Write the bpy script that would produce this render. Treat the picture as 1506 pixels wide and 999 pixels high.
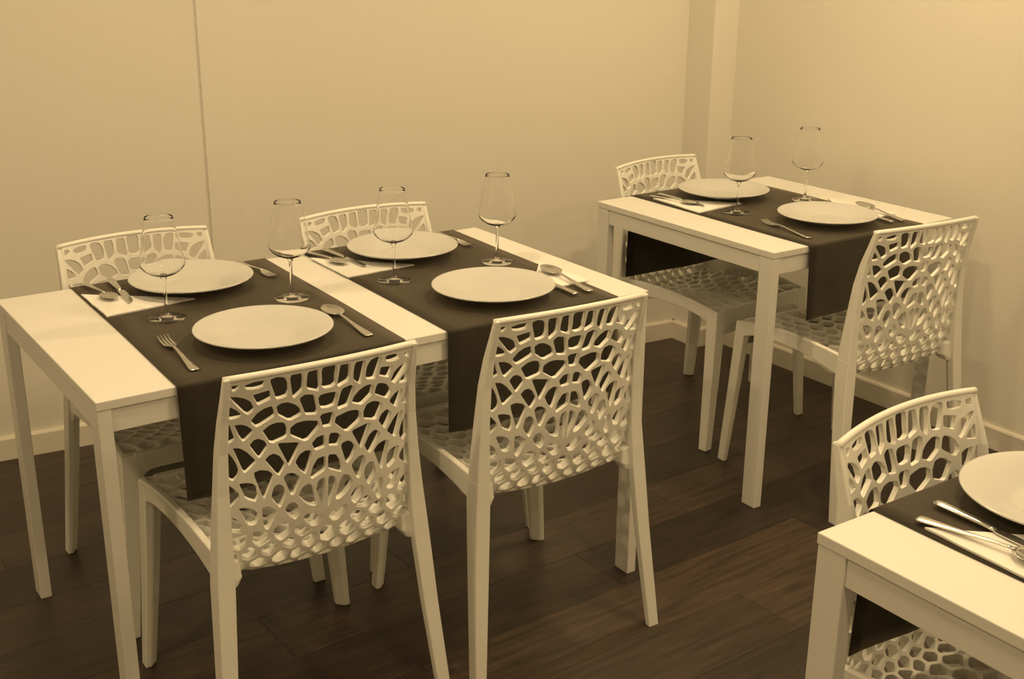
import bpy, bmesh, math, random
from mathutils import Vector, Matrix
from mathutils.geometry import delaunay_2d_cdt

scene = bpy.context.scene
for _o in list(bpy.data.objects):
    bpy.data.objects.remove(_o)
COL = scene.collection
R = math.radians

# ------------------------------------------------------------------ camera
CAM_POS = Vector((-0.5316, -2.065, 1.5474))
YAW, PITCH, ROLL = 0.9667, 0.3288, 0.0074
_f = Vector((math.cos(PITCH) * math.cos(YAW), math.cos(PITCH) * math.sin(YAW), -math.sin(PITCH)))
_r0 = Vector((math.sin(YAW), -math.cos(YAW), 0))
_u0 = _r0.cross(_f)
_r = _r0 * math.cos(ROLL) + _u0 * math.sin(ROLL)
_u = _u0 * math.cos(ROLL) - _r0 * math.sin(ROLL)
cam_data = bpy.data.cameras.new('camera')
cam_data.sensor_fit = 'HORIZONTAL'
cam_data.sensor_width = 36.0
cam_data.lens = 36.0 * 1793.6 / 1506.0
cam_data.clip_start = 0.02
cam = bpy.data.objects.new('camera', cam_data)
COL.objects.link(cam)
_m = Matrix((_r, _u, -_f)).transposed().to_4x4()
_m.translation = CAM_POS
cam.matrix_world = _m
scene.camera = cam

# ------------------------------------------------------------------ world and exposure
world = bpy.data.worlds.new('world')
scene.world = world
world.use_nodes = True
world.node_tree.nodes['Background'].inputs[0].default_value = (1.0, 0.80, 0.52, 1)
world.node_tree.nodes['Background'].inputs[1].default_value = 0.02
scene.view_settings.view_transform = 'Standard'
scene.view_settings.look = 'None'
scene.view_settings.exposure = 0.0
scene.view_settings.gamma = 1.0
scene.view_settings.use_curve_mapping = False

LAMP_COLOR = (1.0, 0.735, 0.40)
LAMP_SPOTS = [  # x, y, watts, label
    (0.35, 0.30, 13.3, 'round recessed ceiling lamp above the long table'),
    (2.05, 0.15, 17.2, 'round recessed ceiling lamp above the small square table'),
    (1.25, -0.95, 13.3, 'round recessed ceiling lamp above the table at the bottom right'),
    (-1.15, -0.45, 16.0, 'round recessed ceiling lamp to the left of the long table'),
    (0.20, -2.30, 11.5, 'round recessed ceiling lamp just behind the camera'),
    (2.05, -2.10, 10.0, 'round recessed ceiling lamp near the right wall behind the camera'),
    (-1.50, -2.90, 9.0, 'round recessed ceiling lamp in the rear left of the room'),
]
CEIL = 2.60

# ------------------------------------------------------------------ helpers
def link(o):
    COL.objects.link(o)
    return o

def smooth(me, flag=True):
    for p in me.polygons:
        p.use_smooth = flag

def mesh_obj(name, verts, faces, mat, parent=None, smooth_shade=False):
    me = bpy.data.meshes.new(name)
    me.from_pydata([tuple(v) for v in verts], [], [tuple(f) for f in faces])
    me.update()
    bm = bmesh.new(); bm.from_mesh(me)
    bmesh.ops.recalc_face_normals(bm, faces=bm.faces)
    bm.to_mesh(me); bm.free()
    if smooth_shade:
        smooth(me)
    me.materials.append(mat)
    o = link(bpy.data.objects.new(name, me))
    if parent is not None:
        o.parent = parent
    return o

def thing(name, label, cat, loc=(0, 0, 0), rz=0.0, group=None):
    o = link(bpy.data.objects.new(name, None))
    o.empty_display_size = 0.05
    o.location = loc
    o.rotation_euler = (0, 0, rz)
    o['label'] = label
    o['category'] = cat
    if group:
        o['group'] = group
    return o

def tag(o, label, cat, group=None):
    o['label'] = label
    o['category'] = cat
    if group:
        o['group'] = group
    return o

def struct(o, label):
    o['kind'] = 'structure'
    o['label'] = label
    return o

def copy_tree(o, parent=None):
    c = o.copy()
    link(c)
    c.parent = parent
    for ch in list(o.children):
        copy_tree(ch, c)
    return c

def box_vf(x0, x1, y0, y1, z0, z1):
    v = [(x0, y0, z0), (x1, y0, z0), (x1, y1, z0), (x0, y1, z0), (x0, y0, z1), (x1, y0, z1), (x1, y1, z1), (x0, y1, z1)]
    f = [(0, 3, 2, 1), (4, 5, 6, 7), (0, 1, 5, 4), (1, 2, 6, 5), (2, 3, 7, 6), (3, 0, 4, 7)]
    return v, f

def add_bevel(o, w, seg=2, angle=40):
    m = o.modifiers.new('bevel', 'BEVEL')
    m.width = w; m.segments = seg; m.limit_method = 'ANGLE'; m.angle_limit = R(angle)
    m.harden_normals = False
    return o

def box(name, x0, x1, y0, y1, z0, z1, mat, parent=None, bevel=0.0, seg=2):
    o = mesh_obj(name, *box_vf(x0, x1, y0, y1, z0, z1), mat, parent)
    if bevel:
        add_bevel(o, bevel, seg)
    return o

def loft(name, rings, mat, parent=None, bevel=0.0, smooth_shade=False, seg=2):
    """rings: equal-length closed rings of points; capped at both ends"""
    n = len(rings[0]); v = [p for r in rings for p in r]; f = []
    for i in range(len(rings) - 1):
        for k in range(n):
            a, b = i * n + k, i * n + (k + 1) % n
            f.append((a, b, b + n, a + n))
    f.append(tuple(range(n - 1, -1, -1)))
    f.append(tuple(range((len(rings) - 1) * n, len(rings) * n)))
    o = mesh_obj(name, v, f, mat, parent, smooth_shade)
    if bevel:
        add_bevel(o, bevel, seg)
    return o

def lathe(name, prof, mat, parent=None, n=48, closed=True, smooth_shade=True):
    """prof: (r, z) list, closed section revolved about z; points with r<1e-6 become poles"""
    v, f, idx = [], [], []
    for r, z in prof:
        if r < 1e-6:
            idx.append([len(v)] * n); v.append((0, 0, z))
        else:
            idx.append([len(v) + k for k in range(n)])
            v += [(r * math.cos(2 * math.pi * k / n), r * math.sin(2 * math.pi * k / n), z) for k in range(n)]
    m = len(prof)
    for i in range(m if closed else m - 1):
        j = (i + 1) % m
        for k in range(n):
            k2 = (k + 1) % n
            q = []
            for a in (idx[i][k], idx[i][k2], idx[j][k2], idx[j][k]):
                if a not in q:
                    q.append(a)
            if len(q) > 2:
                f.append(tuple(q))
    return mesh_obj(name, v, f, mat, parent, smooth_shade)

# ------------------------------------------------------------------ materials
def new_mat(name):
    m = bpy.data.materials.new(name)
    m.use_nodes = True
    nt = m.node_tree
    return m, nt, nt.nodes['Principled BSDF']

def plain(name, col, rough=0.5, metal=0.0, spec=0.5, noise=0.0, nscale=6.0, bump=0.0, bscale=200.0, coat=0.0):
    m, nt, b = new_mat(name)
    b.inputs['Base Color'].default_value = (*col, 1)
    b.inputs['Roughness'].default_value = rough
    b.inputs['Metallic'].default_value = metal
    b.inputs['Specular IOR Level'].default_value = spec
    b.inputs['Coat Weight'].default_value = coat
    tc = nt.nodes.new('ShaderNodeTexCoord')
    if noise:
        n = nt.nodes.new('ShaderNodeTexNoise'); n.inputs['Scale'].default_value = nscale; n.inputs['Detail'].default_value = 5
        nt.links.new(tc.outputs['Object'], n.inputs['Vector'])
        r = nt.nodes.new('ShaderNodeMix'); r.data_type = 'RGBA'
        r.inputs[6].default_value = (*[c * (1 - noise) for c in col], 1)
        r.inputs[7].default_value = (*[min(1, c * (1 + noise)) for c in col], 1)
        nt.links.new(n.outputs['Fac'], r.inputs[0])
        nt.links.new(r.outputs[2], b.inputs['Base Color'])
    if bump:
        n2 = nt.nodes.new('ShaderNodeTexNoise'); n2.inputs['Scale'].default_value = bscale; n2.inputs['Detail'].default_value = 4
        nt.links.new(tc.outputs['Object'], n2.inputs['Vector'])
        bp = nt.nodes.new('ShaderNodeBump'); bp.inputs['Strength'].default_value = bump; bp.inputs['Distance'].default_value = 0.002
        nt.links.new(n2.outputs['Fac'], bp.inputs['Height'])
        nt.links.new(bp.outputs[0], b.inputs['Normal'])
    return m

M_WALL = plain('wall_paint', (0.81, 0.785, 0.71), 0.85, spec=0.25, noise=0.015, nscale=2.5, bump=0.12, bscale=120)
M_CEIL = plain('ceiling_paint', (0.80, 0.77, 0.70), 0.9, spec=0.2, bump=0.1, bscale=90)
M_TRIM = plain('baseboard_paint', (0.80, 0.76, 0.67), 0.5, noise=0.02)
M_TABLE = plain('white_table_lacquer', (0.80, 0.79, 0.75), 0.42, noise=0.012, nscale=5, bump=0.03, bscale=300)
M_CHAIR = plain('white_chair_plastic', (0.88, 0.875, 0.815), 0.36, noise=0.015, nscale=9, bump=0.03, bscale=400)
M_PLATE = plain('white_porcelain', (0.61, 0.61, 0.585), 0.16, spec=0.6, noise=0.008)
M_NAPKIN = plain('white_paper', (0.88, 0.87, 0.83), 0.9, spec=0.1, bump=0.35, bscale=350)
M_STEEL = plain('polished_steel', (0.66, 0.65, 0.62), 0.22, metal=1.0, bump=0.02, bscale=150)
M_HOUSING = plain('lamp_housing', (0.8, 0.8, 0.78), 0.4)

def runner_mat():
    m, nt, b = new_mat('brown_runner_cloth')
    tc = nt.nodes.new('ShaderNodeTexCoord')
    no = nt.nodes.new('ShaderNodeTexNoise'); no.inputs['Scale'].default_value = 420; no.inputs['Detail'].default_value = 3
    n2 = nt.nodes.new('ShaderNodeTexNoise'); n2.inputs['Scale'].default_value = 30; n2.inputs['Detail'].default_value = 4
    for n in (no, n2):
        nt.links.new(tc.outputs['Object'], n.inputs['Vector'])
    ad = nt.nodes.new('ShaderNodeMath'); ad.operation = 'ADD'
    nt.links.new(no.outputs['Fac'], ad.inputs[0]); nt.links.new(n2.outputs['Fac'], ad.inputs[1])
    rp = nt.nodes.new('ShaderNodeValToRGB')
    rp.color_ramp.elements[0].position = 0.6; rp.color_ramp.elements[0].color = (0.0125, 0.0110, 0.0065, 1)
    rp.color_ramp.elements[1].position = 1.0; rp.color_ramp.elements[1].color = (0.024, 0.0195, 0.0115, 1)
    nt.links.new(ad.outputs[0], rp.inputs[0]); nt.links.new(rp.outputs[0], b.inputs['Base Color'])
    bp = nt.nodes.new('ShaderNodeBump'); bp.inputs['Strength'].default_value = 0.3; bp.inputs['Distance'].default_value = 0.001
    nt.links.new(ad.outputs[0], bp.inputs['Height']); nt.links.new(bp.outputs[0], b.inputs['Normal'])
    b.inputs['Roughness'].default_value = 0.75
    b.inputs['Specular IOR Level'].default_value = 0.35
    b.inputs['Sheen Weight'].default_value = 0.27
    b.inputs['Sheen Tint'].default_value = (1.0, 0.86, 0.68, 1)
    b.inputs['Sheen Roughness'].default_value = 0.5
    return m
M_RUNNER = runner_mat()

def glass_mat():
    m, nt, b = new_mat('clear_glass')
    b.inputs['Base Color'].default_value = (1, 1, 1, 1)
    b.inputs['Roughness'].default_value = 0.0
    b.inputs['IOR'].default_value = 1.22
    b.inputs['Transmission Weight'].default_value = 1.0
    return m
M_GLASS = glass_mat()

def plank_mat():
    m, nt, b = new_mat('dark_laminate')
    tc = nt.nodes.new('ShaderNodeTexCoord')
    oi = nt.nodes.new('ShaderNodeObjectInfo')
    mp = nt.nodes.new('ShaderNodeMapping'); mp.inputs['Scale'].default_value = (1.3, 16, 1)
    of = nt.nodes.new('ShaderNodeVectorMath'); of.operation = 'SCALE'; of.inputs[0].default_value = (13.0, 7.0, 0)
    nt.links.new(oi.outputs['Random'], of.inputs['Scale'])
    av = nt.nodes.new('ShaderNodeVectorMath'); av.operation = 'ADD'
    nt.links.new(tc.outputs['Object'], av.inputs[0]); nt.links.new(of.outputs[0], av.inputs[1])
    nt.links.new(av.outputs[0], mp.inputs['Vector'])
    n = nt.nodes.new('ShaderNodeTexNoise'); n.inputs['Scale'].default_value = 4; n.inputs['Detail'].default_value = 8; n.inputs['Distortion'].default_value = 0.6
    nt.links.new(mp.outputs[0], n.inputs['Vector'])
    rp = nt.nodes.new('ShaderNodeValToRGB')
    rp.color_ramp.elements[0].position = 0.3; rp.color_ramp.elements[0].color = (0.024, 0.0165, 0.0112, 1)
    rp.color_ramp.elements[1].position = 0.75; rp.color_ramp.elements[1].color = (0.068, 0.044, 0.030, 1)
    nt.links.new(n.outputs['Fac'], rp.inputs[0])
    hs = nt.nodes.new('ShaderNodeHueSaturation')
    mr = nt.nodes.new('ShaderNodeMapRange'); mr.inputs[3].default_value = 0.62; mr.inputs[4].default_value = 1.5
    nt.links.new(oi.outputs['Random'], mr.inputs[0]); nt.links.new(mr.outputs[0], hs.inputs['Value'])
    nt.links.new(rp.outputs[0], hs.inputs['Color']); nt.links.new(hs.outputs[0], b.inputs['Base Color'])
    b.inputs['Roughness'].default_value = 0.42
    bp = nt.nodes.new('ShaderNodeBump'); bp.inputs['Strength'].default_value = 0.12; bp.inputs['Distance'].default_value = 0.001
    nt.links.new(n.outputs['Fac'], bp.inputs['Height']); nt.links.new(bp.outputs[0], b.inputs['Normal'])
    return m
M_PLANK = plank_mat()
M_SUBFLOOR = plain('dark_underlay', (0.012, 0.009, 0.007), 0.8)

def emit_mat():
    m, nt, b = new_mat('lamp_lens')
    b.inputs['Base Color'].default_value = (0.9, 0.85, 0.7, 1)
    b.inputs['Emission Color'].default_value = (*LAMP_COLOR, 1)
    b.inputs['Emission Strength'].default_value = 12
    return m
M_LENS = emit_mat()

# ------------------------------------------------------------------ room
XL, YF = -2.60, -4.20
XR = 2.712
def yback(x):            # the rear wall runs slightly askew to the tables
    return 1.5995 - 0.0965 * x

fl = struct(box('floor', XL - .1, XR + .1, YF - .1, 2.0, -0.06, -0.012, M_SUBFLOOR), 'dark brown wood laminate floor')
PW, PL = 0.193, 1.21
pang = R(2.0)
pme = None
random.seed(11)
ci, si = math.cos(pang), math.sin(pang)
for row in range(-24, 12):
    off = [0.0, 0.41, 0.83, 0.2, 0.62][row % 5]
    for k in range(-4, 4):
        lx, ly = (k + 0.5) * PL + off, -0.026 + (row + 0.5) * PW
        wx, wy = 1.5 + ci * (lx - 1.5) - si * ly, si * (lx - 1.5) + ci * ly
        if wx < XL - 0.55 or wx > XR + 0.55 or wy < YF - 0.05 or wy > 2.05:
            continue
        # only the planks that lie in the room part the picture can show
        if wy < -1.95 or wx < -1.6:
            continue
        if pme is None:
            g = 0.0004
            o = box('plank', -PL / 2 + g, PL / 2 - g, -PW / 2 + g, PW / 2 - g, -0.012, 0.0, M_PLANK, fl, 0.0005, 1)
            pme = o.data
        else:
            o = link(bpy.data.objects.new('plank', pme)); o.parent = fl
            add_bevel(o, 0.0005, 1)
        o.location = (wx, wy, 0); o.rotation_euler = (0, 0, pang)
# remaining floor outside the picture
struct(box('floor', XL - .1, XR + .1, YF - .1, -2.06, -0.011, -0.0005, M_PLANK), 'dark laminate floor behind the camera')

def wall_from(name, pts, label):
    """vertical slab between two floor points, thickness to the outside"""
    (x0, y0), (x1, y1), (nx, ny) = pts
    v = [(x0, y0, -.06), (x1, y1, -.06), (x1 + nx, y1 + ny, -.06), (x0 + nx, y0 + ny, -.06)]
    v += [(a, b, CEIL) for a, b, _ in v]
    f = [(0, 3, 2, 1), (4, 5, 6, 7), (0, 1, 5, 4), (1, 2, 6, 5), (2, 3, 7, 6), (3, 0, 4, 7)]
    return struct(mesh_obj(name, v, f, M_WALL), label)
wall_from('wall_back', ((XL, yback(XL)), (XR + .12, yback(XR + .12)), (0, .15)), 'plain cream wall behind the tables')
wall_from('wall_right', ((XR, yback(XR)), (XR, YF), (.12, 0)), 'plain cream wall on the right, lit warmly')
wall_from('wall_left', ((XL, YF), (XL, yback(XL)), (-.12, 0)), 'plain cream wall on the left side of the room')
wall_from('wall_front', ((XL - .12, YF), (XR + .12, YF), (0, -.12)), 'plain cream wall behind the camera')
struct(box('ceiling', XL - .12, XR + .12, YF - .12, 2.05, CEIL, CEIL + .1, M_CEIL), 'flat off-white ceiling')

# boxed corner column and shallow pilaster on the rear wall
CX, CY = 2.598, 1.213
def prism(name, pts, z0, z1, mat, bevel=0.0):
    n = len(pts)
    v = [(x, y, z0) for x, y in pts] + [(x, y, z1) for x, y in pts]
    f = [tuple(range(n - 1, -1, -1)), tuple(range(n, 2 * n))] + [(k, (k + 1) % n, n + (k + 1) % n, n + k) for k in range(n)]
    o = mesh_obj(name, v, f, mat)
    if bevel:
        add_bevel(o, bevel)
    return o
struct(prism('trim_1', [(CX, CY), (XR, CY - .005), (XR, yback(XR)), (CX, yback(CX))], -.01, CEIL, M_WALL, .002), 'narrow boxed column in the far corner')
px0, px1 = 0.800, 0.905
struct(prism('trim_2', [(px0, yback(px0) - .007), (px1, yback(px1) - .007), (px1, yback(px1)), (px0, yback(px0))], -.01, CEIL, M_WALL, .0065), 'shallow pilaster strip on the rear wall')
BH, BT = 0.072, 0.014
def bboard(name, a, b, n, label):
    """baseboard along a-b with a rounded top edge, n = unit direction into the room"""
    prof = [(0, 0), (BT, 0), (BT, BH - .006), (BT - .004, BH), (0, BH)]
    rings = [[(p[0] + n[0] * d, p[1] + n[1] * d, z + 0.0002) for d, z in prof] for p in (a, b)]
    return struct(loft(name, rings, M_TRIM), label)
_n = Vector((-.0965, -1)).normalized()
bboard('baseboard_back_left', (XL, yback(XL)), (px0, yback(px0)), _n, 'white baseboard along the rear wall, left of the pilaster')
bboard('baseboard_back_pilaster', (px0 - .014, yback(px0) - .007), (px1 + .014, yback(px1) - .007), _n, 'white baseboard across the shallow pilaster')
bboard('baseboard_back_right', (px1, yback(px1)), (CX, yback(CX)), _n, 'white baseboard along the rear wall, right of the pilaster')
bboard('baseboard_column_side', (CX, yback(CX)), (CX, CY - BT), (-1, 0), 'white baseboard on the side of the corner column')
bboard('baseboard_column_front', (CX - BT, CY), (XR, CY - .005), (0, -1), 'white baseboard on the front of the corner column')
bboard('baseboard_right', (XR, CY - .005), (XR, YF), (-1, 0), 'white baseboard along the right wall')
bboard('baseboard_left', (XL, YF), (XL, yback(XL)), (1, 0), 'white baseboard along the left wall')

# recessed ceiling lamps
for k, (lx, ly, w, lab) in enumerate(LAMP_SPOTS):
    t = thing('ceiling_lamp', lab, 'lamp', (lx, ly, CEIL), 0, 'recessed ceiling lamps')
    lathe('housing', [(.125, -.012), (.135, -.006), (.135, 0), (.105, 0), (.105, -.008)], M_HOUSING, t, 40)
    lathe('lens', [(0, -.004), (.105, -.004), (.105, -.001), (0, -.001)], M_LENS, t, 40)
    ld = bpy.data.lights.new('lamp_light', 'AREA')
    ld.shape = 'DISK'; ld.size = 0.21; ld.energy = w; ld.color = LAMP_COLOR
    lo = link(bpy.data.objects.new('lamp_light', ld)); lo.parent = t; lo.location = (0, 0, -.014)

# ------------------------------------------------------------------ tables
TH = 0.74
def make_table(label, loc, rz, w, d):
    t = thing('dining_table', label, 'table', (loc[0], loc[1], 0), rz, 'white restaurant tables')
    top = 0.018
    box('tabletop', 0, w, 0, d, TH - top, TH, M_TABLE, t, .0018, 2)
    lx, ly, zt = 0.026, 0.050, TH - top - .0005
    for ax in (0.0015, w - lx - 0.0015):
        for ay in (0.0015, d - ly - 0.0015):
            box('leg', ax, ax + lx, ay, ay + ly, 0, zt, M_TABLE, t, .0018, 2)
    ah = 0.046
    for y0 in (0.006, d - 0.006 - 0.018):
        box('apron', lx + .002, w - lx - .002, y0, y0 + 0.018, zt - ah, zt - .001, M_TABLE, t, .0012, 1)
    for x0 in (0.005, w - 0.005 - 0.016):
        box('apron', x0, x0 + 0.016, ly + .002, d - ly - .002, zt - ah, zt - .001, M_TABLE, t, .0012, 1)
    return t
make_table('long white table with two dark runners and four place settings', (0, 0), 0, 1.2796, .7443)
make_table('small square white table near the far corner column', (1.7784, .0834), R(-.1), .7384, .7426)
make_table('white table cut off by the bottom right edge of the picture', (.697, -1.045 - .745), 0, .745, .745)

# ------------------------------------------------------------------ runners
def make_runner(label, xf, xb, w, y0, y1, hf, hb, seed):
    """cloth laid across a table from y0 (front edge) to y1, hanging hf / hb below the top"""
    rnd = random.Random(seed)
    ph = [rnd.uniform(0, 6.28) for _ in range(4)]
    z = TH + 0.0012; r = 0.006; path = []
    n = 10
    for k in range(n):
        path.append(('f', y0 - r, z - r - hf * (1 - k / n)))
    for k in range(5):
        a = math.pi - k / 4 * math.pi / 2
        path.append(('f', y0 + r * math.cos(a), z - r + r * math.sin(a)))
    for k in range(1, 16):
        path.append(('t', y0 + (y1 - y0) * k / 16, z))
    for k in range(5):
        a = math.pi / 2 - k / 4 * math.pi / 2
        path.append(('b', y1 + r * math.cos(a), z - r + r * math.sin(a)))
    for k in range(1, n + 1):
        path.append(('b', y1 + r, z - r - hb * k / n))
    nx = 14; T = 0.0013
    V = []; 
    for side, y, zz in path:
        drop = max(0, z - r - zz)
        f = (y - y0) / (y1 - y0)
        cx = xf + (xb - xf) * min(1.02, max(-.02, f))
        row = []
        for i in range(nx + 1):
            a = i / nx
            wob = drop * (.45 if side == 'b' else 1.0) * (0.035 * math.sin(a * 7 + ph[0]) + 0.02 * math.sin(a * 13 + ph[1]))
            yy = y + (-(wob + .012 * drop) if side == 'f' else (wob + .012 * drop) if side == 'b' else 0)
            edge = 0.0012 * math.sin(y * 9 + ph[2])
            row.append(Vector((cx - w / 2 + w * a + edge, yy, zz)))
        V.append(row)
    m = len(V); verts = []; faces = []
    nrm = []
    for j in range(m):
        a = V[max(0, j - 1)][0]; b = V[min(m - 1, j + 1)][0]
        d = (b - a).normalized(); nrm.append(Vector((0, -d.z, d.y)))
    for lay in (0, 1):
        for j in range(m):
            for i in range(nx + 1):
                verts.append(V[j][i] + nrm[j] * (T * lay))
    L = m * (nx + 1)
    idx = lambda l, j, i: l * L + j * (nx + 1) + i
    for j in range(m - 1):
        for i in range(nx):
            faces.append((idx(1, j, i), idx(1, j, i + 1), idx(1, j + 1, i + 1), idx(1, j + 1, i)))
            faces.append((idx(0, j, i), idx(0, j + 1, i), idx(0, j + 1, i + 1), idx(0, j, i + 1)))
    for j in range(m - 1):
        faces.append((idx(0, j, 0), idx(1, j, 0), idx(1, j + 1, 0), idx(0, j + 1, 0)))
        faces.append((idx(0, j, nx), idx(0, j + 1, nx), idx(1, j + 1, nx), idx(1, j, nx)))
    for i in range(nx):
        faces.append((idx(0, 0, i), idx(0, 0, i + 1), idx(1, 0, i + 1), idx(1, 0, i)))
        faces.append((idx(0, m - 1, i), idx(1, m - 1, i), idx(1, m - 1, i + 1), idx(0, m - 1, i + 1)))
    o = mesh_obj('table_runner', verts, faces, M_RUNNER, None, True)
    return tag(o, label, 'table runner', 'dark brown table runners')
make_runner('dark brown runner on the left half of the long table', .3875, .407, .481, 0, .7443, .222, .235, 1)
make_runner('dark brown runner on the right half of the long table', .9555, .9765, .458, 0, .7443, .222, .185, 2)
make_runner('dark brown runner across the small square table', 2.1415, 2.150, .470, .0834, .826, .200, .262, 3)
make_runner('dark brown runner on the table cut off at the bottom right', 1.046, 1.050, .470, -1.79, -1.045, .20, .25, 4)

# ------------------------------------------------------------------ lattice chair
CEN = [(-.254, .808), (-.236, .716), (-.225, .63), (-.216, .55), (-.205, .485), (-.186, .416), (-.147, .381), (-.06, .379), (.04, .391), (.13, .407), (.20, .424), (.245, .424)]
SID = [(-.232, .803), (-.207, .71), (-.195, .63), (-.190, .55), (-.186, .485), (-.174, .421), (-.134, .402), (-.05, .427), (.04, .432), (.13, .434), (.20, .434), (.245, .429)]
HWD = [.178, .182, .188, .195, .200, .203, .205, .207, .210, .213, .215, .217]
NP = len(CEN) - 1
def crom(L, t):
    n = len(L) - 1
    t = max(0, min(n - 1e-6, t)); i = int(t); f = t - i
    def g(k):
        if k < 0: return tuple(2 * a - b for a, b in zip(L[0], L[1]))
        if k > n: return tuple(2 * a - b for a, b in zip(L[n], L[n - 1]))
        return L[k]
    a, b, c, d = g(i - 1), g(i), g(i + 1), g(i + 2)
    return tuple(.5 * (2 * q + (r - p) * f + (2 * p - 5 * q + 4 * r - s) * f * f + (-p + 3 * q - 3 * r + s) * f ** 3) for p, q, r, s in zip(a, b, c, d))
def hwid(t): return crom([(a,) for a in HWD], t)[0]
def shell(u, t):
    c, s, h = crom(CEN, t), crom(SID, t), hwid(t)
    w = 1 - u * u
    return Vector((u * h, s[0] + (c[0] - s[0]) * w, s[1] + (c[1] - s[1]) * w))
KA = 400
ARC = [0.0]
for i in range(KA):
    ARC.append(ARC[-1] + (shell(0, NP * (i + 1) / KA) - shell(0, NP * i / KA)).length)
def s2t(s):
    lo, hi = 0, KA
    while hi - lo > 1:
        m = (lo + hi) // 2
        if ARC[m] <= s: lo = m
        else: hi = m
    return NP * (lo + (s - ARC[lo]) / (ARC[hi] - ARC[lo])) / KA
def shell_n(u, t):
    e = 2e-3
    a = shell(u + e, t) - shell(u - e, t); b = shell(u, min(NP, t + e)) - shell(u, max(0, t - e))
    return a.cross(b).normalized()
def shell_th(t): return .0095 + .0105 * min(1, max(0, (t - 2.6) / 2.4)) - .006 * min(1, max(0, (t - 7) / 3))

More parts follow.
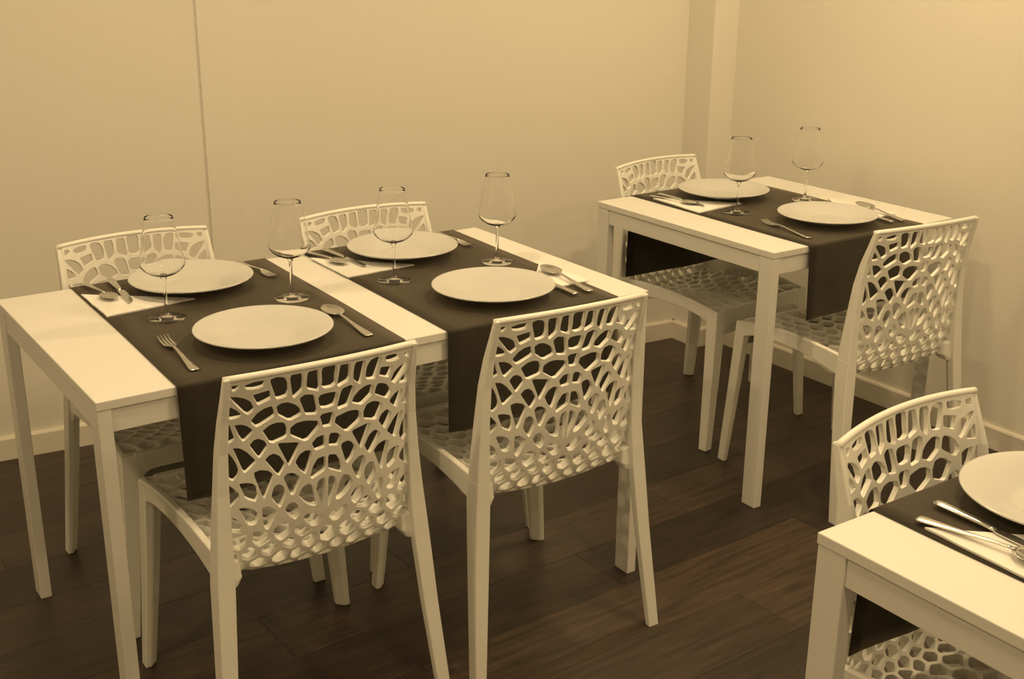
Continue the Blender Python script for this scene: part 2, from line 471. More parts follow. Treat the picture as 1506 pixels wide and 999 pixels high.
# openings of the moulded lattice, in metres across and along the shell (flat layout)
CELLTXT = (
    '-1741,144,-1739,109,-1738,71,-1615,83,-1597,144,-1668,205,-1723,205;1723,205,1668,205,1597,144,1615,83,1738,71,1739,109,1741,144;-1529,110,-1373,66,-1'
    '181,67,-1159,127,-1201,207,-1349,227,-1496,204,-1518,145;1518,145,1496,204,1349,227,1201,207,1159,127,1181,67,1373,66,1529,110;-1388,332,-1080,282,-10'
    '64,346,-1054,471,-1150,515,-1288,563,-1366,392;1366,392,1288,563,1150,515,1054,471,1064,346,1080,282,1388,332;-1773,292,-1652,310,-1505,373,-1398,465,'
    '-1354,591,-1336,652,-1460,742,-1755,353;1755,353,1460,742,1336,652,1354,591,1398,465,1505,373,1652,310,1773,292;-1770,704,-1761,491,-1623,603,-1559,69'
    '4,-1545,756,-1756,765;1756,765,1545,756,1559,694,1623,603,1761,491,1770,704;-1100,77,-969,40,-836,81,-779,170,-758,232,-748,383,-779,480,-889,507,-966'
    ',504,-993,445;993,445,966,504,889,507,779,480,748,383,758,232,779,170,836,81,969,40,1100,77;-747,60,-532,54,-500,113,-485,244,-493,423,-649,557,-681,4'
    '99;681,499,649,557,493,423,485,244,500,113,532,54,747,60;-430,217,-411,55,-212,46,-197,127,-164,521,-389,432,-427,374;427,374,389,432,164,521,197,127,'
    '212,46,411,55,430,217;-1403,870,-1299,722,-1172,646,-1043,622,-1005,688,-993,746,-976,847,-1297,1025,-1382,928;1382,928,1297,1025,976,847,993,746,1005'
    ',688,1043,622,1172,646,1299,722,1403,870;-966,655,-868,599,-757,606,-620,681,-528,780,-508,836,-488,919,-714,1011,-925,847,-938,787;938,787,925,847,71'
    '4,1011,488,919,508,836,528,780,620,681,757,606,868,599,966,655;-554,581,-452,513,-287,550,-252,609,-188,912,-211,985,-411,952,-446,894;446,894,411,952'
    ',211,985,188,912,252,609,287,550,452,513,554,581;-1793,1219,-1769,817,-1672,1155,-1661,1213,-1783,1277;1783,1277,1661,1213,1672,1155,1769,817,1793,121'
    '9;-1681,893,-1558,900,-1454,954,-1361,1053,-1347,1110,-1526,1287,-1597,1165,-1668,950;1668,950,1597,1165,1526,1287,1347,1110,1361,1053,1454,954,1558,9'
    '00,1681,893;-1203,1115,-1073,1012,-942,983,-810,1018,-773,1104,-750,1159,-757,1327,-1055,1420,-1181,1170;1181,1170,1055,1420,757,1327,750,1159,773,110'
    '4,810,1018,942,983,1073,1012,1203,1115;-708,1151,-593,1073,-432,1058,-173,1119,-157,1175,-142,1250,-406,1514,-678,1335,-710,1281;710,1281,678,1335,406'
    ',1514,142,1250,157,1175,173,1119,432,1058,593,1073,708,1151;-1426,1377,-1350,1272,-1265,1257,-1160,1324,-1119,1412,-1102,1465,-1257,1686,-1318,1595,-1'
    '409,1431;1409,1431,1318,1595,1257,1686,1102,1465,1119,1412,1160,1324,1265,1257,1350,1272,1426,1377;-940,1436,-873,1424,-536,1484,-510,1537,-724,1948,-'
    '750,1895;750,1895,724,1948,510,1537,536,1484,873,1424,940,1436;-1710,1381,-1587,1403,-1465,1506,-1324,1705,-1312,1757,-1506,1944,-1547,1914,-1697,1433'
    ';1697,1433,1547,1914,1506,1944,1312,1757,1324,1705,1465,1506,1587,1403,1710,1381;-1847,1849,-1815,1419,-1725,1561,-1648,1734,-1621,1843,-1612,1894,-16'
    '37,1993,-1723,2082,-1831,1990,-1840,1939;1840,1939,1831,1990,1723,2082,1637,1993,1612,1894,1621,1843,1648,1734,1725,1561,1815,1419,1847,1849;-1163,173'
    '5,-1085,1645,-997,1623,-889,1698,-814,1844,-792,1897,-840,2004,-921,2118,-1141,1788;1141,1788,921,2118,840,2004,792,1897,814,1844,889,1698,997,1623,10'
    '85,1645,1163,1735;-620,1893,-536,1741,-418,1677,-313,1702,-281,1756,-408,2186,-511,2096,-543,2042;543,2042,511,2096,408,2186,281,1756,313,1702,418,167'
    '7,536,1741,620,1893;-1889,2543,-1885,2317,-1867,2105,-1845,2106,-1746,2191,-1629,2335,-1619,2381,-1622,2444,-1818,2625,-1878,2590;1878,2590,1818,2625,'
    '1622,2444,1619,2381,1629,2335,1746,2191,1845,2106,1867,2105,1885,2317,1889,2543;-1631,2146,-1505,2141,-1379,2176,-1318,2251,-1318,2304,-1298,2454,-134'
    '6,2561,-1440,2517,-1533,2448,-1548,2400;1548,2400,1533,2448,1440,2517,1346,2561,1298,2454,1318,2304,1318,2251,1379,2176,1505,2141,1631,2146;-1376,1964'
    ',-1257,1921,-1107,1957,-1028,2036,-1003,2080,-1184,2535,-1215,2503,-1234,2453;1234,2453,1215,2503,1184,2535,1003,2080,1028,2036,1107,1957,1257,1921,13'
    '76,1964;-1066,2533,-1051,2431,-1003,2298,-913,2273,-836,2335,-809,2394,-790,2518,-899,2800,-1039,2593;1039,2593,899,2800,790,2518,809,2394,836,2335,91'
    '3,2273,1003,2298,1051,2431,1066,2533;-836,2159,-766,2083,-652,2096,-539,2188,-511,2242,-635,2556,-693,2555,-721,2502;721,2502,693,2555,635,2556,511,22'
    '42,539,2188,652,2096,766,2083,836,2159;-560,2599,-475,2432,-367,2380,-308,2422,-268,2494,-178,2890,-274,2904,-393,2829,-519,2671;519,2671,393,2829,274'
    ',2904,178,2890,268,2494,308,2422,367,2380,475,2432,560,2599;-1653,2642,-1526,2641,-1399,2694,-1316,2791,-1292,2860,-1341,3022,-1428,3042,-1503,3012,-1'
    '629,2711;1629,2711,1503,3012,1428,3042,1341,3022,1292,2860,1316,2791,1399,2694,1526,2641,1653,2642;-1244,2707,-1122,2695,-991,2794,-957,2865,-1121,321'
    '2,-1175,3185,-1211,3122;1211,3122,1169,3162,1120,3164,957,2865,991,2794,1122,2695,1244,2707;-812,2837,-752,2729,-648,2710,-557,2809,-515,2881,-529,303'
    '0,-611,3119,-726,3017,-768,2945;768,2945,726,3017,611,3119,529,3030,515,2881,557,2809,648,2710,752,2729,812,2837;-463,3103,-380,3042,-235,3072,-112,31'
    '55,-51,3226,-147,3374,-268,3379,-366,3274,-427,3202;427,3202,366,3274,268,3379,147,3374,51,3226,112,3155,235,3072,380,3042,463,3103;-1872,2785,-1748,2'
    '809,-1646,2908,-1597,3024,-1575,3095,-1631,3162,-1778,3116,-1849,3061,-1872,2990;1872,2990,1849,3061,1778,3116,1631,3162,1575,3095,1597,3024,1646,2908'
    ',1748,2809,1872,2785;-137,316,-157,100,-130,24,130,24,157,100,137,316,149,420,75,478,-75,478,-149,420;-181,739,-194,647,-151,589,-61,579,61,579,151,58'
    '9,194,647,181,739,182,758,137,872,12,895,-12,895,-137,872,-182,758;-151,1042,-97,996,97,996,151,1042,106,1201,104,1231,75,1285,63,1286,-63,1286,-75,12'
    '85,-104,1231,-106,1201;-304,1564,-207,1457,-73,1432,-36,1486,-31,1649,-40,1700,-222,1733,-259,1680;259,1680,222,1733,40,1700,31,1649,36,1486,73,1432,2'
    '07,1457,304,1564;-330,2266,-289,2064,-189,1904,-42,1876,-21,1937,-22,2178,-293,2321;293,2321,22,2178,21,1937,42,1876,189,1904,289,2064,330,2266;-212,2'
    '569,-179,2386,-68,2322,-29,2380,-29,2454,-29,2755,-29,2975,-29,3016,-76,2942;76,2942,29,3016,29,2975,29,2755,29,2454,29,2380,68,2322,179,2386,212,2569'
    ';879,2978,1010,3151,878,3297,593,3181;-1917,3392,-1917,3267,-1480,3208,-1495,3439,-1660,3572;-1423,3442,-1407,3189,-1376,3178,-1131,3257,-1065,3442,-1'
    '282,3569;-992,3440,-1039,3231,-868,3111,-658,3196,-700,3414,-884,3533;-629,3422,-586,3201,-551,3189,-276,3453,-475,3549;502,3391,575,3251,856,3365,872'
    ',3449,710,3608;1073,3199,1265,3210,1250,3411,1095,3516,943,3437,926,3350;1322,3417,1339,3196,1385,3157,1457,3151,1671,3271,1656,3439,1475,3565;1918,32'
    '14,1918,3625,1728,3445,1742,3277;-1927,3878,-1927,3472,-1695,3636,-1695,3757;-1623,3761,-1623,3634,-1461,3504,-1322,3630,-1317,3755,-1496,3850;-1245,3'
    '755,-1250,3633,-1028,3503,-922,3595,-916,3680,-1085,3849;-844,3674,-850,3596,-671,3481,-520,3606,-548,3729,-681,3779;-477,3742,-449,3617,-208,3501,-17'
    '3,3505,-166,3758,-302,3884;-94,3750,-101,3492,5,3416,236,3509,248,3722,86,3839;320,3720,308,3507,450,3441,673,3674,675,3718,469,3833;747,3721,745,3674'
    ',918,3505,1062,3580,1061,3761,864,3821;1133,3769,1134,3577,1281,3477,1435,3626,1432,3767,1283,3866;1703,3850,1504,3763,1507,3631,1687,3506,1918,3724;-'
    '1920,3955,-1662,3821,-1533,3911,-1524,4070,-1679,4202;-1453,4062,-1461,3913,-1281,3818,-1112,3916,-1096,4047,-1263,4146;-1024,4045,-1041,3907,-874,374'
    '0,-722,3838,-733,4062,-891,4131;-661,4062,-650,3845,-524,3797,-338,3947,-341,3973,-527,4116;-269,3979,-266,3949,-123,3816,56,3905,67,4020,-108,4144;13'
    '9,4016,127,3898,284,3784,430,3893,423,4067,314,4131;495,4067,501,3898,708,3782,819,3877,810,3997,650,4144;882,3998,890,3889,1091,3827,1246,3928,1243,3'
    '969,1058,4136;1315,3975,1318,3929,1471,3828,1669,3913,1669,4041,1481,4208;1940,3795,1940,4207,1741,4040,1741,3911;-1948,4430,-1948,4029,-1731,4253;-16'
    '37,4260,-1481,4128,-1298,4209,-1307,4348,-1472,4477;-1234,4347,-1226,4208,-1059,4108,-930,4191,-926,4280,-1094,4438;-854,4281,-857,4195,-698,4125,-553'
    ',4183,-527,4310,-725,4440;-454,4306,-482,4171,-310,4040,-148,4207,-147,4279,-313,4416;-75,4275,-76,4210,106,4080,272,4190,240,4315,101,4381;310,4329,3'
    '44,4197,459,4129,627,4212,671,4364,474,4490;743,4354,697,4198,846,4061,1022,4200,1016,4314,843,4404;1088,4316,1095,4200,1272,4039,1438,4272,1438,4286,'
    '1281,4423;1729,4426,1510,4284,1510,4278,1706,4104,1920,4283;-1957,4542,-1957,4530,-1689,4311,-1516,4539,-1519,4581,-1662,4708;-1447,4579,-1444,4546,-1'
    '270,4410,-1123,4505,-1098,4693,-1157,4752;-1029,4668,-1052,4497,-893,4347,-769,4500,-774,4651;-703,4669,-697,4507,-488,4370,-348,4480,-347,4580,-621,4'
    '746;-275,4582,-276,4479,-108,4340,60,4441,41,4600,-134,4692;113,4605,132,4446,263,4383,430,4549,419,4629,329,4750;493,4620,502,4557,715,4421,810,4468,'
    '849,4737,841,4750;918,4705,882,4465,1051,4377,1250,4488,1255,4665;1328,4684,1322,4482,1476,4348,1694,4489,1692,4592,1332,4689;1958,4344,1958,4857,1930'
    ',4854,1764,4609,1766,4488;-1965,5160,-1965,4620,-1694,4773,-1694,4937;-1622,4931,-1622,4769,-1480,4642,-1190,4817,-1201,4918,-1343,5054;-1128,4916,-11'
    '17,4814,-1044,4741,-752,4721,-661,4808,-651,4921,-832,5092;-580,4915,-588,4811,-314,4643,-173,4754,-159,4958,-338,5071;-87,4953,-101,4756,72,4665,302,'
    '4818,303,4871,113,5036;375,4867,374,4810,466,4686,815,4817,795,4947,637,5036;867,4953,890,4807,908,4779,1277,4735,1285,4745,1328,4961,1130,5134;1623,5'
    '028,1399,4947,1361,4755,1712,4661,1859,4878;-1912,5211,-1652,4996,-1370,5120,-1364,5278,-1606,5436;-1292,5278,-1299,5111,-1161,4980,-865,5157,-873,529'
    '5,-1101,5418;-801,5301,-792,5153,-610,4981,-375,5133,-379,5325,-621,5439;-307,5331,-303,5134,-118,5018,88,5103,112,5252,-124,5477;184,5242,159,5091,34'
    '2,4932,596,5095,549,5329,450,5393;623,5330,668,5101,826,5012,1097,5198,1097,5210,887,5452;1169,5209,1169,5196,1376,5015,1593,5094,1606,5278,1413,5467;'
    '1973,4931,1973,5457,1678,5271,1665,5087,1918,4925;-1982,5897,-1982,5249,-1642,5499,-1638,5655,-1977,5898;-1566,5653,-1570,5499,-1329,5341,-1141,5479,-'
    '1146,5620,-1404,5758;-1074,5628,-1069,5483,-842,5360,-662,5498,-673,5666,-892,5822;-601,5667,-591,5504,-349,5390,-154,5545,-135,5652,-356,5835;-64,564'
    '4,-83,5538,157,5309,411,5454,383,5586,91,5735;453,5602,483,5457,585,5392,865,5522,885,5606,643,5853;956,5594,936,5506,1134,5277,1375,5532,1374,5583,11'
    '78,5732;1980,5547,1980,5594,1698,5756,1446,5583,1447,5533,1648,5338;-1906,5935,-1601,5717,-1439,5821,-1413,6000,-1619,6160;-1341,5991,-1366,5820,-1118'
    ',5687,-934,5883,-940,5957,-1117,6101;-868,5958,-862,5889,-637,5729,-392,5898,-402,6024,-598,6165;-330,6026,-319,5898,-93,5710,58,5800,111,6015,-114,61'
    '78;183,6005,131,5795,404,5656,601,5918,338,6089;676,5921,930,5663,1143,5795,1139,5979,885,6117;1211,5982,1215,5794,1411,5646,1658,5815,1628,6002,1425,'
    '6128;1992,5670,1992,6213,1700,6007,1730,5821;-2002,6530,-2002,5969,-1978,5970,-1654,6224,-1644,6348;-1571,6352,-1582,6222,-1370,6058,-1149,6166,-1155,'
    '6354,-1403,6501;-1083,6356,-1077,6161,-905,6021,-637,6226,-652,6379,-890,6483;-581,6389,-565,6230,-367,6088,-149,6241,-143,6340,-395,6564;-71,6335,-77'
    ',6239,154,6072,307,6154,332,6354,151,6494;404,6347,379,6148,635,5981,842,6175,829,6315,648,6469;901,6315,914,6183,1172,6043,1387,6189,1383,6346,1156,6'
    '489;1668,6542,1455,6351,1459,6191,1659,6067,1957,6276;-2012,6655,-2012,6615,-1611,6412,-1444,6561,-1448,6694,-1675,6887;-1376,6693,-1372,6567,-1121,64'
    '18,-931,6542,-951,6771,-1128,6867;-879,6774,-859,6548,-626,6446,-429,6631,-427,6643,-647,6914;-356,6633,-357,6627,-103,6401,114,6556,105,6689,-93,6827'
    ';177,6690,186,6557,375,6413,618,6534,621,6730,416,6846;693,6732,690,6528,866,6378,1119,6550,1109,6750,887,6870;1181,6752,1191,6552,1415,6411,1634,6608'
    ',1643,6717,1395,6875;2011,6324,2011,6929,1715,6716,1706,6605;-2025,7279,-2025,6734,-1708,6952,-1707,7012;-1634,7014,-1636,6949,-1411,6757,-1168,6927,-'
    '1181,7078,-1429,7232;-1109,7083,-1096,6932,-918,6835,-671,6983,-652,7097,-893,7271;-580,7091,-600,6971,-383,6703,-130,6889,-133,7013,-399,7202;-61,701'
    '6,-58,6890,140,6752,375,6906,344,7090,149,7188;416,7098,447,6911,655,6793,849,6931,850,7100,638,7272;922,7098,921,6933,1144,6813,1359,6938,1357,7054,1'
    '151,7258;1677,7257,1429,7052,1431,6937,1679,6779,1999,7009;-2034,7384,-2034,7380,-1673,7078,-1472,7292,-1478,7430,-1677,7589;-1406,7427,-1400,7299,-11'
    '50,7143,-933,7331,-947,7441,-1138,7574;-875,7446,-861,7337,-611,7156,-430,7267,-391,7463,-641,7625;-318,7458,-358,7261,-99,7078,106,7245,77,7465,-139,'
    '7573;149,7470,178,7254,372,7156,602,7335,597,7462,376,7606;669,7464,674,7336,888,7162,1121,7326,1138,7442,908,7637;1210,7433,1193,7318,1395,7117,1637,'
    '7317,1621,7402,1422,7544;2036,7071,2036,7697,1693,7409,1710,7323;-2045,8079,-2045,7461,-1709,7654,-1706,7760;-1634,7758,-1637,7649,-1439,7491,-1171,76'
    '37,-1171,7773,-1414,7952;-1099,7775,-1099,7635,-915,7506,-680,7686,-687,7778,-922,7930;-616,7786,-608,7690,-350,7523,-177,7634,-177,7767,-398,8018;-10'
    '5,7764,-105,7636,108,7530,341,7669,342,7804,164,7988;414,7799,413,7668,631,7525,874,7701,878,7766,671,7968;950,7763,946,7698,1182,7499,1391,7609,1410,'
    '7766,1181,7957;1723,7920,1481,7760,1463,7603,1652,7469,1999,7759;-1428,8453,-2054,8453,-2054,8186,-1669,7824,-1451,8015;-963,8453,-1356,8453,-1379,801'
    '6,-1137,7837,-962,7992;-436,8453,-891,8453,-890,7995,-658,7845,-433,8086;113,8453,-363,8453,-361,8085,-137,7831,130,8053;642,8453,185,8453,202,8052,38'
    '4,7865,640,8033;1171,8453,714,8453,712,8029,916,7829,1146,8022;1586,8453,1243,8453,1218,8020,1450,7826,1682,7979;2057,7809,2057,8453,1659,8453,1754,79'
    '85'
)
CELLS = [[float(q) / 10000 for q in c.split(',')] for c in CELLTXT.split(';')]
CELLS = [list(zip(c[0::2], c[1::2])) for c in CELLS]

def chaikin(p):
    o = []
    for i in range(len(p)):
        a, b = Vector(p[i]), Vector(p[(i + 1) % len(p)])
        o += [a * .85 + b * .15, a * .15 + b * .85]
    return o
def inset(p, d):
    c = sum(p, Vector((0, 0))) / len(p)
    return [a + (c - a).normalized() * d for a in p]

def build_lattice():
    smax = ARC[-1]
    holes = []
    for c in CELLS:
        p = chaikin([Vector(a) for a in c])
        q = [p[0]]
        for a in p[1:]:
            if (a - q[-1]).length > .0012: q.append(a)
        if (q[0] - q[-1]).length < .0012: q.pop()
        ar = sum(q[i].x * q[(i + 1) % len(q)].y - q[(i + 1) % len(q)].x * q[i].y for i in range(len(q)))
        if ar < 0: q.reverse()
        holes.append(q)
    pts, edges, faces = [], [], []
    nb = 46
    left = []; right = []
    for k in range(nb + 1):
        s = smax * k / nb; h = hwid(s2t(s)) * 1.004
        left.append(Vector((-h, s))); right.append(Vector((h, s)))
    nbx = 12
    h0, h1 = right[0].x, right[-1].x
    outer = left + [Vector((-h1 + 2 * h1 * k / nbx, smax)) for k in range(1, nbx)] + right[::-1] + [Vector((h0 - 2 * h0 * k / nbx, 0)) for k in range(1, nbx)]
    def ring(p):
        i0 = len(pts)
        pts.extend(p)
        for k in range(len(p)): edges.append((i0 + k, i0 + (k + 1) % len(p)))
        return list(range(i0, i0 + len(p)))
    faces.append(ring(outer))
    hid = [ring(h) for h in holes]
    vco, ved, vfa, ov, oe, of = delaunay_2d_cdt(pts, edges, faces, 1, 1e-7)
    def inside(pt, poly):
        r = False
        for i in range(len(poly)):
            a, b = poly[i], poly[i - 1]
            if (a.y > pt.y) != (b.y > pt.y) and pt.x < (b.x - a.x) * (pt.y - a.y) / (b.y - a.y) + a.x: r = not r
        return r
    boxes = [(min(a.x for a in h), max(a.x for a in h), min(a.y for a in h), max(a.y for a in h)) for h in holes]
    def in_hole(pt):
        for h, bb in zip(holes, boxes):
            if bb[0] < pt.x < bb[1] and bb[2] < pt.y < bb[3] and inside(pt, h): return True
        return False
    tris = [f for f in vfa if not in_hole(sum((vco[i] for i in f), Vector((0, 0))) / len(f))]
    cent = {}
    for hi, h in enumerate(holes):
        cc = sum(h, Vector((0, 0))) / len(h)
        for k, a in enumerate(h): cent[(round(a.x, 6), round(a.y, 6))] = cc
    lay = []
    nv = len(vco)
    # layers: rear face, chamfer, chamfer, front face
    CH = .0014
    for li in range(4):
        L = []
        for p in vco:
            q = Vector(p)
            key = (round(q.x, 6), round(q.y, 6))
            if key in cent and li in (1, 2):
                q = q + (cent[key] - q).normalized() * .0008
            t = s2t(max(0, min(smax - 1e-6, q.y))); h = hwid(t)
            u = q.x / h
            T = shell_th(t)
            dep = (0, CH, T - CH, T)[li]
            L.append(shell(u, t) + shell_n(u, t) * dep)
        lay.append(L)
    cnt = {}
    for f in tris:
        for k in range(len(f)):
            e = (f[k], f[(k + 1) % len(f)])
            cnt[e] = cnt.get(e, 0) + 1
    border = [e for e in cnt if (e[1], e[0]) not in cnt]
    TS = 5.35
    out = {}
    for part in ('backrest', 'seat'):
        verts, fcs, mp = [], [], {}
        def vid(li, i):
            if (li, i) not in mp:
                mp[(li, i)] = len(verts); verts.append(lay[li][i])
            return mp[(li, i)]
        def mine(ids):
            s = sum(vco[i].y for i in ids) / len(ids)
            return (s2t(max(0, min(smax - 1e-6, s))) < TS) == (part == 'backrest')
        for f in tris:
            if mine(f):
                fcs.append(tuple(vid(0, i) for i in f)); fcs.append(tuple(vid(3, i) for i in reversed(f)))
        for a, b in border:
            if mine((a, b)):
                for li in range(3):
                    fcs.append((vid(li, b), vid(li, a), vid(li + 1, a), vid(li + 1, b)))
        me = bpy.data.meshes.new(part)
        me.from_pydata([tuple(v) for v in verts], [], fcs); me.update()
        bm = bmesh.new(); bm.from_mesh(me)
        bmesh.ops.recalc_face_normals(bm, faces=bm.faces)
        for f in bm.faces: f.smooth = True
        for e in bm.edges:
            if len(e.link_faces) == 2 and e.link_faces[0].normal.angle(e.link_faces[1].normal, 0) > R(24): e.smooth = False
        bm.to_mesh(me); bm.free()
        me.materials.append(M_CHAIR)
        out[part] = me
    return out

def make_chair():
    root = thing('lattice_chair', 'x', 'chair', (0, 0, 0), 0, 'white lattice chairs')
    for part, me in build_lattice().items():
        o = link(bpy.data.objects.new(part, me)); o.parent = root
    # top rail
    rings = []
    nr = 20
    for k in range(nr + 1):
        u = -1.055 + 2.11 * k / nr
        p = shell(u, 0); n = shell_n(max(-1, min(1, u)), 0); up = Vector((0, -.17, .985))
        c = p + n * .0048 + up * .003
        rings.append([c + n * (math.cos(a) * .0068) + up * (math.sin(a) * .0062) for a in [2 * math.pi * j / 10 for j in range(10)]])
    loft('top_rail', rings, M_CHAIR, root, 0, True)
    for s in (-1, 1):
        # side post: z, outer x, rear y, width, depth
        secs = [(.8095, .1885, -.2365, .012, .0125), (.77, .190, -.2275, .0140, .018), (.72, .193, -.2145, .016, .023), (.66, .198, -.206, .019, .027),
                (.58, .204, -.203, .023, .031), (.51, .210, -.205, .028, .037), (.45, .215, -.209, .032, .043)]
        def sec(z, xo, yr, w, d):
            c = min(w, d) * .35
            return [Vector((s * xo, yr, z)), Vector((s * xo, yr + d, z)), Vector((s * (xo - w + c), yr + d, z)), Vector((s * (xo - w), yr + d - c, z)), Vector((s * (xo - w), yr, z))]
        loft('side_post', [sec(*q) for q in secs], M_CHAIR, root, .003, False)
        # rear leg
        def lsec(z, xo, yr, w, d, f):
            # rear outer corner at (xo, yr); f=+1 rear leg (grows forward), -1 front leg
            c = .55
            return [Vector((s * xo, yr, z)), Vector((s * xo, yr + f * d, z)), Vector((s * (xo - w * (1 - c)), yr + f * d, z)), Vector((s * (xo - w), yr + f * d * (1 - c), z)), Vector((s * (xo - w), yr, z))]
        loft('leg', [lsec(.455, .2148, -.2087, .032, .043, 1), lsec(.40, .2195, -.2125, .034, .045, 1), lsec(.25, .229, -.2265, .032, .040, 1), lsec(0, .247, -.255, .027, .031, 1)], M_CHAIR, root, .003)
        # front leg
        loft('leg', [lsec(.440, .219, .247, .044, .040, -1), lsec(.40, .2205, .2485, .043, .040, -1), lsec(.25, .229, .252, .038, .036, -1), lsec(0, .247, .258, .029, .029, -1)], M_CHAIR, root, .003)
        # seat side rail, arched
        rr = []
        nn = 14
        for k in range(nn + 1):
            a = k / nn
            y = -.19 + a * .425
            xo = .2135 + .0055 * a
            zt = .462 + .010 * math.sin(math.pi * a) * 1.0 - .017 * a ** 3
            zb = zt - (.038 + .024 * (1 - a) ** 3 + .016 * max(0, a - .8) / .2 * max(0, a - .8) / .2)
            rr.append([Vector((s * xo, y, zb)), Vector((s * xo, y, zt)), Vector((s * (xo - .014), y, zt)), Vector((s * (xo - .014), y, zb))])
        loft('seat_rail', rr, M_CHAIR, root, .003)
        # small gusset where the shell meets the rear leg
        g0 = [Vector((s * .206, -.204, .455)), Vector((s * .206, -.160, .455)), Vector((s * .168, -.160, .440)), Vector((s * .168, -.192, .440))]
        g1 = [Vector((s * .212, -.208, .405)), Vector((s * .212, -.160, .400)), Vector((s * .166, -.160, .404)), Vector((s * .166, -.196, .408))]
        g2 = [Vector((s * .214, -.210, .382)), Vector((s * .214, -.165, .382)), Vector((s * .176, -.163, .390)), Vector((s * .176, -.196, .390))]
        loft('gusset', [g0, g1, g2], M_CHAIR, root, .004)
    # front apron with filleted corners
    zt, zb, hw, rf = .444, .402, .180, .034
    low = []
    for k in range(7):
        a = math.pi - k / 6 * math.pi / 2
        low.append((-hw + rf + rf * math.cos(a), zb - rf + rf * math.sin(a)))
    low += [(-x, z) for x, z in low[::-1]]
    outl = [(-.186, zt)] + [(-.186, low[0][1])] + low + [(.186, low[0][1])] + [(.186, zt)]
    n = len(outl)
    v = [(x, .2475, z) for x, z in outl] + [(x, .2335, z) for x, z in outl]
    # strips instead of one concave polygon
    f = [(k, (k + 1) % n, n + (k + 1) % n, n + k) for k in range(n)]
    def strip(off):
        q = []
        m = n // 2
        for k in range(m - 1):
            q.append((off + k, off + k + 1, off + n - 2 - k, off + n - 1 - k))
        return q
    bm_faces = f + strip(0) + strip(n)
    mesh_obj('front_apron', v, bm_faces, M_CHAIR, root)
    return root
CHAIRS = [  # label, x, y, rotation
    ('white lattice chair with its back to us at the left runner', .357, .035, -1),
    ('white lattice chair with its back to us at the right runner of the long table', .928, .045, -2.5),
    ('white lattice chair with its back to us beside the right wall', 2.156, .115, -5),
    ('white lattice chair facing us behind the left runner', .364, .655, 180),
    ('white lattice chair facing us behind the right runner of the long table', .973, .600, 179),
    ('white lattice chair facing us behind the small square table', 2.152, .730, 186),
    ('white lattice chair facing us behind the table at the bottom right', 1.036, -1.166, 184.5),
]
_proto = make_chair()
for k, (lab, x, y, a) in enumerate(CHAIRS):
    c = _proto if k == 0 else copy_tree(_proto)
    c.location = (x, y, 0); c.rotation_euler = (0, 0, R(a)); c['label'] = lab

# ------------------------------------------------------------------ tableware
ZT = TH + 0.0027          # upper side of the runner
PLATES = [
    ('white deep plate at the far left setting of the long table', .399, .5905),
    ('white deep plate at the near left setting, beside the fork', .387, .153),
    ('white deep plate at the far right setting of the long table', .952, .579),
    ('white deep plate at the near right setting of the long table', .947, .1535),
    ('white deep plate on the far side of the small square table', 2.141, .6515),
    ('white deep plate on the near side of the small square table', 2.152, .2395),
    ('white deep plate cut off by the right edge of the picture', 1.040, -1.196),
]
plate_prof = [(0, .003), (.050, .003), (.052, 0), (.058, 0), (.061, .003), (.100, .0145), (.1370, .0258), (.1402, .0276), (.1412, .0294), (.1402, .0306),
              (.1375, .0306), (.100, .0200), (.072, .0108), (.0665, .0088), (.0640, .0080), (.058, .0076), (0, .0072)]
_pl = None
for lab, x, y in PLATES:
    if _pl is None:
        o = _pl = lathe('plate', plate_prof, M_PLATE, None, 72, closed=False)
    else:
        o = link(bpy.data.objects.new('plate', _pl.data))
    o.location = (x, y, ZT)
    tag(o, lab, 'plate', 'white deep plates')

GLASSES = [
    ('wine glass left of the near left plate, above the fork', .271, .397),
    ('wine glass by the white strip between the two runners', .558, .389),
    ('wine glass left on the right runner of the long table', .819, .385),
    ('wine glass right on the right runner of the long table', 1.119, .395),
    ('wine glass nearer us on the small square table', 2.020, .467),
    ('wine glass further back on the small square table', 2.324, .483),
]
def make_glass():
    t = thing('wine_glass', 'x', 'glass', (0, 0, 0), 0, 'clear wine glasses')
    lathe('foot', [(0, 0), (.039, 0), (.0400, .0010), (.0395, .0020), (.030, .0028), (.014, .0048), (.0066, .0085), (0, .0085)], M_GLASS, t, 48, closed=False)
    lathe('stem', [(0, .0086), (.0065, .0086), (.0042, .016), (.0034, .035), (.0034, .070), (.0042, .084), (.0072, .0920), (0, .0920)], M_GLASS, t, 24, closed=False)
    w = .0006
    op = [(.0073, .0921), (.016, .0955), (.030, .1010), (.0400, .1085), (.0456, .1160), (.0466, .1215), (.0455, .1290), (.0410, .1570), (.0355, .1880), (.0302, .2160), (.0292, .2220)]
    ip = [(r - w, z + (.0004 if k > 4 else .0018)) for k, (r, z) in enumerate(op)]
    ip[0] = (0, .0970); ip[1] = (.0145, .0982)
    ip[-1] = (.0292 - w, .2220)
    bowl = [(0, .0921)] + op + [(.0292 - w / 2, .2222)] + ip[::-1]
    lathe('bowl', bowl, M_GLASS, t, 56, closed=False)
    return t
_gl = make_glass()
for k, (lab, x, y) in enumerate(GLASSES):
    g = _gl if k == 0 else copy_tree(_gl)
    g.location = (x, y, ZT); g['label'] = lab

